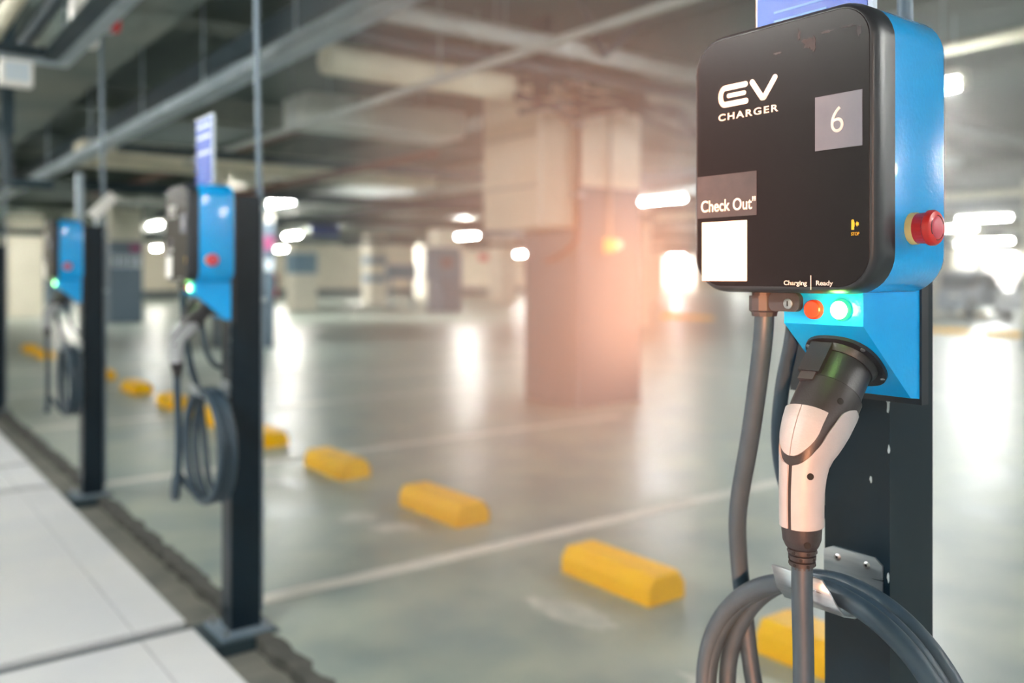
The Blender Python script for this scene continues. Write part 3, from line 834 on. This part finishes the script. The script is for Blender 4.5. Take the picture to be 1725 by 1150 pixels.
# ---- plug with its cable
GP = [((1.0137, 1.1485), .0400, .0390), ((1.0055, 1.1390), .0395, .0390), ((.994, 1.126), .0390, .0385), ((.9845, 1.1140), .0385, .0375), ((.975, 1.1020), .0368, .0355),
      ((.967, 1.0905), .0340, .0330), ((.960, 1.0790), .0305, .0300), ((.9555, 1.0660), .0272, .0272), ((.953, 1.052), .0252, .0255), ((.951, 1.035), .0242, .0246),
      ((.9505, 1.018), .0238, .0242), ((.9505, 1.000), .0236, .0240), ((.951, .985), .0234, .0236), ((.9515, .972), .0222, .0226), ((.952, .964), .0190, .0195), ((.952, .960), .0160, .0165)]
def gun_frame(s):
    s = max(0, min(len(GP) - 1.0001, s)); i = int(s); f = s - i
    def lerp(a, b): return a + (b - a) * f
    (p, a, b_), (q, c, d) = GP[i], GP[i + 1]
    P = Vector((lerp(p[0], q[0]), YM, lerp(p[1], q[1])))
    def tan(j):
        j0, j1 = max(0, j - 1), min(len(GP) - 1, j + 1)
        return Vector((GP[j1][0][0] - GP[j0][0][0], 0, GP[j1][0][1] - GP[j0][0][1])).normalized()
    T = tan(i).lerp(tan(i + 1), f).normalized()
    N = Vector((T.z, 0, -T.x))               # outwards (away from the post)
    return P, T, N, lerp(a, c), lerp(b_, d)
def gun_pt(s, th, off=0.0):
    P, T, N, a, b_ = gun_frame(s)
    e = 2.25
    cu, sv = math.cos(th), math.sin(th)
    q = 1 / (abs(cu) ** e + abs(sv) ** e) ** (1 / e)
    return P + N * cu * q * (a + off) + Vector((0, -1, 0)) * sv * q * (b_ + off)
def gun_panel(name, s0, s1, lo, hi, parent, m, off=.0022, ns=40, nt=14):
    """raised shell on the plug between angles lo(s)..hi(s)"""
    b = BM(); top = []; bot = []
    for i in range(ns + 1):
        s = s0 + (s1 - s0) * i / ns
        a0, a1 = lo(s), hi(s)
        top.append([b.verts.new(gun_pt(s, a0 + (a1 - a0) * j / nt, off)) for j in range(nt + 1)])
        bot.append([b.verts.new(gun_pt(s, a0 + (a1 - a0) * j / nt, -.0015)) for j in range(nt + 1)])
    for i in range(ns):
        for j in range(nt):
            b.faces.new((top[i][j], top[i + 1][j], top[i + 1][j + 1], top[i][j + 1]))
        b.faces.new((top[i][0], bot[i][0], bot[i + 1][0], top[i + 1][0]))
        b.faces.new((top[i][nt], top[i + 1][nt], bot[i + 1][nt], bot[i][nt]))
    for j in range(nt):
        b.faces.new((top[0][j], top[0][j + 1], bot[0][j + 1], bot[0][j]))
        b.faces.new((top[ns][j], bot[ns][j], bot[ns][j + 1], top[ns][j + 1]))
    return obj(name, b, m, parent, smooth=.8)
def build_plug():
    t = thing('charging_cable', '', 'charging cable', (.952, YM, .95), 'charging cables')
    A = Vector((-.66, 0, -.755)).normalized()
    C = Vector((1.0495, YM, 1.1905))
    obj('plug_nose', lathe(BM(), C + A * .006, A, [(0, .0365), (.040, .0372), (.0475, .0385), (.049, .0365)], 36), M['blackplastic'], t, smooth=.6)
    # latch block on top of the nose
    N = Vector((A.z, 0, -A.x)); Y = Vector((0, 1, 0))
    def obox(name, c0, l0, l1, n0, n1, y0, y1, m, par, bv=.0015):
        b = BM()
        vs = [b.verts.new(C + A * l + N * n + Y * y) for l in (l0, l1) for n in (n0, n1) for y in (y0, y1)]
        for f in ((0, 1, 3, 2), (4, 6, 7, 5), (0, 4, 5, 1), (2, 3, 7, 6), (0, 2, 6, 4), (1, 5, 7, 3)): b.faces.new([vs[i] for i in f])
        return obj(name, b, m, par, bevel=bv)
    la = obox('latch_cover', 0, .006, .052, .030, .0435, -.003, .028, M['blackplastic'], t)
    obox('latch_tongue', 0, .052, .064, .030, .041, .002, .024, M['gland'], la, .001)
    hsg = BM(); n = 32; prev = None
    ns = 60
    for i in range(ns + 1):
        s = (len(GP) - 1) * i / ns
        ring = [hsg.verts.new(gun_pt(s, 2 * math.pi * k / n)) for k in range(n)]
        if prev:
            for k in range(n): hsg.faces.new((prev[k], prev[(k + 1) % n], ring[(k + 1) % n], ring[k]))
        else: hsg.faces.new(ring[::-1])
        prev = ring
    hsg.faces.new(prev)
    H_ = obj('plug_housing', hsg, M['blackplastic'], t, smooth=.9)
    obj('housing_ring', lathe(BM(), C + A * .0535, A, [(0, .0385), (.0012, .0385)], 36), M['groove'], t)
    rad = math.radians
    s_top, s_bot = 1.25, 11.7
    def arc(s, s_end, w):                    # half-width of the thumb pad's rounded outline
        if s <= 4.6: return w
        q = (s - 4.6) / (s_end - 4.6)
        return w * math.sqrt(max(0.0, 1 - q * q))
    def lo_r(s):
        v = max(6.5, arc(s, 7.35, 62))
        if s < 4.6: v += (4.6 - s) * 4
        if s < 2.6: v += (2.6 - s) ** 2 * 12
        return rad(v)
    def edge_hi(s):
        v = 124 if s > 6 else 124 + (6 - s) * 3
        if s < 2.6: v -= (2.6 - s) ** 2 * 11
        return rad(v)
    gun_panel('grip_panel', s_top, s_bot, lo_r, edge_hi, H_, M['greyplastic'], ns=60)
    gun_panel('grip_panel', s_top, s_bot, lambda s: -edge_hi(s), lambda s: -lo_r(s), H_, M['greyplastic'], ns=60)
    def tw(s): return rad(max(1.0, arc(s, 6.72, 47)))
    gun_panel('thumb_pad', 3.0, 6.70, lambda s: -tw(s), lambda s: rad(-.8), H_, M['greyplastic'], .0035)
    gun_panel('thumb_pad', 3.0, 6.70, lambda s: rad(.8), lambda s: tw(s), H_, M['greyplastic'], .0035)
    for s, th, off in ((1.6, 58, .0002), (7.9, 52, .0024), (13.05, 50, .0002)):
        P = gun_pt(s, rad(th), off); Q = gun_frame(s)[0]
        b = BM(); lathe(b, P, (P - Q), [(-.002, .0042), (.0004, .0042), (.0005, .0030), (.0002, 0)], 18)
        obj('screw_hole', b, M['groove'], H_)
    # strain relief
    b = BM()
    prof = [(0, .0165)]
    for k in range(3):
        z = .002 + k * .0078
        prof += [(z, .0155), (z + .0005, .0178 - k * .0008), (z + .0055, .0176 - k * .0008), (z + .006, .0145 - k * .0006), (z + .0078, .0142 - k * .0006)]
    prof += [(.027, .0132)]
    lathe(b, (.952, YM, .963), (0, 0, -1), prof, 24)
    obj('strain_relief', b, M['blackplastic'], t, smooth=.5)
    b = BM()
    for k in range(3):
        for a in range(0, 360, 60):
            q = rad(a + 30 * k); z = .9575 - k * .0078
            r = .0179 - k * .0008
            P = Vector((.952 + r * math.cos(q), YM + r * math.sin(q), z))
            lathe(b, P, (math.cos(q), math.sin(q), 0), [(-.002, .0022), (.0001, .0022)], 6)
    obj('relief_slots', b, M['groove'], t)
    # the cable: gland -> coil on the hook -> plug
    pts = [(1.0, .7505, 1.252), (1.003, .757, 1.20), (1.022, .790, 1.08), (1.055, .838, .96), (1.085, .862, .88), (1.102, .866, .80), (1.112, .850, .66), (1.112, .790, .51)]
    loops = [(1.110, .190, .700, .204, .6735), (1.083, .186, .698, .203, .672), (1.056, .202, .702, .205, .671)]
    coil = []
    steps = 26
    # start at the bottom of the first loop, going up on the far (right) side
    total = len(loops)
    for k in range(int(total * steps) + 1):
        u = k / steps; i = min(int(u), total - 1); f = u - i
        A0 = loops[i]; B0 = loops[min(i + 1, total - 1)]
        g = f * f * (3 - 2 * f)
        x, ry, yc, rz, zc = [a + (b_ - a) * g for a, b_ in zip(A0, B0)]
        a = 2 * math.pi * f - math.pi / 2
        coil.append((x, yc - ry * math.cos(a), zc + rz * math.sin(a)))
    tail = [(1.055, .74, .470), (1.02, .78, .52), (.985, .775, .56), (.962, .735, .505), (.958, .69, .505), (.957, YM + .004, .66), (.955, YM, .80), (.952, YM, .90), (.952, YM, .945)]
    path = smooth_path(pts + coil[1:-1] + tail, 5)
    obj('cable', tubem(path, .0132, 14), M['rubber'], t, smooth=3.3)
    return t

def build_feed():
    t = thing('feed_cable', '', 'cable', (1.06, .748, 1.10), 'supply cables')
    obj('cable', tubem(smooth_path([(1.06, .745, 1.278), (1.063, .750, 1.22), (1.078, .778, 1.14), (1.092, .795, 1.06), (1.112, .797, .99), (1.14, .79, .955), (1.175, .775, .945), (1.195, .750, .945)], 8), .0105, 12), M['rubber'], t, smooth=3.3)
    obj('end_gland', lathe(BM(), (1.195, .753, .945), (0, 1, 0), [(0, .016), (.012, .016), (.016, .013)], 12), M['gland'], t)
    return t

post = build_post(); post['label'] = 'dark steel post carrying the large charger at right'
chg = build_charger(); chg['label'] = 'large blue and black charger in the foreground, numbered sticker on its front'
cab = build_plug(); cab['label'] = 'charging cable with grey plug coiled on the foreground post'
fed = build_feed(); fed['label'] = 'thin feed cable behind the plug of the foreground charger'
sgn = build_sign(); sgn['label'] = 'blue sign panel just showing above the foreground charger'
where = [(2.60, 'second charger, in the middle distance'), (5.17, 'third charger, near the left edge'), (9.4, 'farthest charger, at the very left edge')]
for i, (dy, w) in enumerate(where):
    nm = ['second', 'third', 'farthest'][i]; pos = ['left of centre', 'near the left edge', 'cut by the left edge'][i]
    dup(post, (0, dy, 0), 'dark steel post of the %s charger, %s' % (nm, pos))
    dup(chg, (0, dy, 0), 'blurred blue and black %s charger, %s' % (nm, pos))
    dup(cab, (0, dy, 0), 'grey plug and coiled cable of the %s charger, %s' % (nm, pos))
    dup(fed, (0, dy, 0), 'thin feed cable of the %s charger, %s' % (nm, pos))
    if i == 0: dup(sgn, (0, dy, 0), 'tall blue and white sign standing above the second charger')
t = thing('sign_pole', 'bare grey sign pole above the third charger', 'pole', (1.15, 5.93, 1.6))
obj('pole', bxm(1.13, 1.165, 5.91, 5.96, 1.45, 1.93), M['galv'], t)
obj('pole_foot', bxm(1.12, 1.175, 5.90, 5.97, 1.45, 1.47), M['galv'], t)
t = thing('security_camera', 'small white camera angled above the third charger', 'camera', (1.25, 5.9, 1.62))
b = BM(); tube(b, [(1.20, 5.87, 1.66), (1.33, 5.86, 1.80)], .035, 12); obj('housing', b, M['sticker_white'], t, smooth=.8)
obj('arm', tubem([(1.23, 5.88, 1.60), (1.235, 5.88, 1.69)], .012, 8), M['galv'], t)
obj('lens', tubem([(1.195, 5.87, 1.653), (1.205, 5.87, 1.665)], .026, 12), M['groove'], t)

# ------------------------------------------------------------------ background: signs, cabinets, cars
t = thing('hanging_sign', 'blue hanging direction sign far off right of second post', 'sign', (9.9, 21.2, 2.3))
obj('panel', bxm(9.55, 10.35, 21.2, 21.25, 2.35, 2.75), M['signblue'], t)
for x in (9.7, 10.2): obj('hanger_rod', tubem([(x, 21.22, 2.7), (x, 21.22, CZ)], .01, 6), M['galv'], t)
t = thing('column_sign', 'magenta and white sign on the column behind the second post', 'sign', (6.5, 15.85, 1.9))
obj('magenta_panel', bxm(6.0, 6.40, 15.86, 15.892, 1.80, 2.05), M['magenta'], t)
obj('white_panel', bxm(6.0, 6.40, 15.86, 15.892, 1.40, 1.6), M['signwhite'], t)
t = thing('column_sign', 'white lettering and magenta panel on the slate column left of centre', 'sign', (5.9, 26.6, 1.9))
obj('magenta_panel', bxm(6.45, 6.75, 26.56, 26.592, 2.0, 2.2), M['magenta'], t)
b = BM()
for k, (a, c) in enumerate(((5.98, 6.14), (6.2, 6.34), (6.42, 6.56), (6.62, 6.74))):
    box(b, a, a + .05, 26.56, 26.592, 1.55, 1.9); box(b, c - .05, c, 26.56, 26.592, 1.55, 1.9); box(b, a, c, 26.56, 26.592, 1.7, 1.76)
obj('white_blocks', b, M['signwhite'], t)
t = thing('sign_board', 'large slate information board left of the near column', 'sign', (17.3, 27.0, 1.0))
obj('board', bxm(16.55, 18.0, 27.0, 27.1, 1.15, 2.35), M['slate'], t)
obj('notice', bxm(17.2, 17.7, 26.98, 27.0, 1.6, 2.0), M['brown'], t)
for x in (16.7, 17.85): obj('leg', bxm(x - .04, x + .04, 27.02, 27.08, FZ, 1.15), M['slate'], t)
t = thing('sign_board', 'slate direction board beside the cream column, left of centre', 'sign', (15.4, 26.0, 1.0))
obj('board', bxm(17.2, 18.6, 31.0, 31.1, 1.2, 1.75), M['blueband'], t)
for x in (17.4, 18.4): obj('leg', bxm(x - .04, x + .04, 31.02, 31.08, FZ, 1.2), M['blueband'], t)
t = thing('hose_cabinet', 'red fire hose cabinet standing beyond the second post', 'cabinet', (8.6, 21.3, .4))
obj('cabinet_body', bxm(8.40, 8.66, 21.2, 21.5, .75, 1.35), M['redbox'], t, bevel=.02)
obj('door_window', bxm(8.44, 8.62, 21.19, 21.2, 1.0, 1.28), M['glass'], t)
obj('stand', bxm(8.46, 8.60, 21.3, 21.4, FZ, .75), M['redbox'], t)
t = thing('exit_sign', 'small red lit sign over the far cream columns', 'sign', (24.0, 36.6, 2.0))
obj('panel', bxm(26.3, 26.9, 37.6, 37.65, 2.1, 2.45), M['redbox'], t)
obj('hanger_rod', tubem([(26.6, 37.62, 2.4), (26.6, 37.62, CZ)], .015, 6), M['galv'], t)

def car(x, y, rz, paint, label):
    t = thing('parked_car', label, 'car', (0, 0, 0), 'parked cars at the right')
    body = [(-2.1, .35), (-2.12, .75), (-1.95, .92), (-1.0, 1.0), (-.35, 1.42), (.9, 1.45), (1.75, 1.05), (2.1, .95), (2.15, .5), (2.05, .3)]
    low = [(-2.1, .28), (-2.14, .62), (-2.0, .85), (-1.05, .96), (2.0, 1.0), (2.13, .8), (2.12, .32)]
    b = BM(); prism(b, low, 'y', -.86, .86); obj('body', b, M[paint], t, bevel=.06, bseg=3)
    b = BM(); prism(b, [(-1.15, .95), (-.4, 1.43), (.95, 1.45), (1.75, .98)], 'y', -.72, .72); obj('cabin', b, M['glass'], t, bevel=.05, bseg=3)
    b = BM(); prism(b, [(-.5, 1.41), (-.4, 1.46), (.95, 1.48), (1.08, 1.41)], 'y', -.68, .68); obj('roof', b, M[paint], t, bevel=.02)
    for cx in (-1.35, 1.3):
        for s in (-1, 1):
            w = obj('wheel', lathe(BM(), (cx, s * .70, .32), (0, s, 0), [(0, .32), (.16, .32), (.19, .29), (.19, .2), (.17, .19)], 20), M['tyre'], t, smooth=.6)
            obj('hub_cap', lathe(BM(), (cx, s * .865, .32), (0, s, 0), [(0, .19), (.015, .17), (.03, 0)], 14), M['galv'], w)
    for s in (-1, 1):
        obj('headlamp', bxm(-2.15, -2.02, s * .62 - .16, s * .62 + .16, .66, .78), M['sticker_white'], t, bevel=.02)
        obj('mirror', bxm(-.85, -.7, s * .98 - .08, s * .98 + .08, .98, 1.1), M[paint], t, bevel=.02)
        obj('side_pillar', bxm(.25, .33, s * .725 - .01, s * .725 + .01, .98, 1.40), M[paint], t)
    t.location = (x, y, FZ); t.rotation_euler.z = rz
    return t
car(30.0, 14.6, .1, 'carpaint', 'silver blue parked car seen between charger and right edge')
car(30.3, 11.9, .1, 'carpaint2', 'white parked car near the right edge beside the silver one')

# ------------------------------------------------------------------ scattering volume added to imitate the warm lens flare
hm = bpy.data.materials.new('flare_haze')
hm.use_nodes = True
nt = hm.node_tree
nt.nodes.remove(nt.nodes['Principled BSDF'])
vs_ = nt.nodes.new('ShaderNodeVolumeScatter')
vs_.inputs['Color'].default_value = (1, .95, .9, 1)
vs_.inputs['Density'].default_value = .042
vs_.inputs['Anisotropy'].default_value = 0.0
nt.links.new(vs_.outputs[0], nt.nodes['Material Output'].inputs['Volume'])
ax = Vector((.740, .673, 0)); nx = Vector((.673, -.740, 0))      # along and across the sunbeam
foot = [ax * a + nx * n for a, n in ((1.45, -.5), (4.5, -2.2), (13.0, -2.2), (13.0, 5.0), (1.45, 5.0))]
b = BM(); prism(b, [(p.x, p.y) for p in foot], 'z', FZ + .02, 3.2)
tag(obj('flare_veil', b, hm), 'added glow volume imitating lens flare around the near column', 'flare_veil', None, 'stuff')
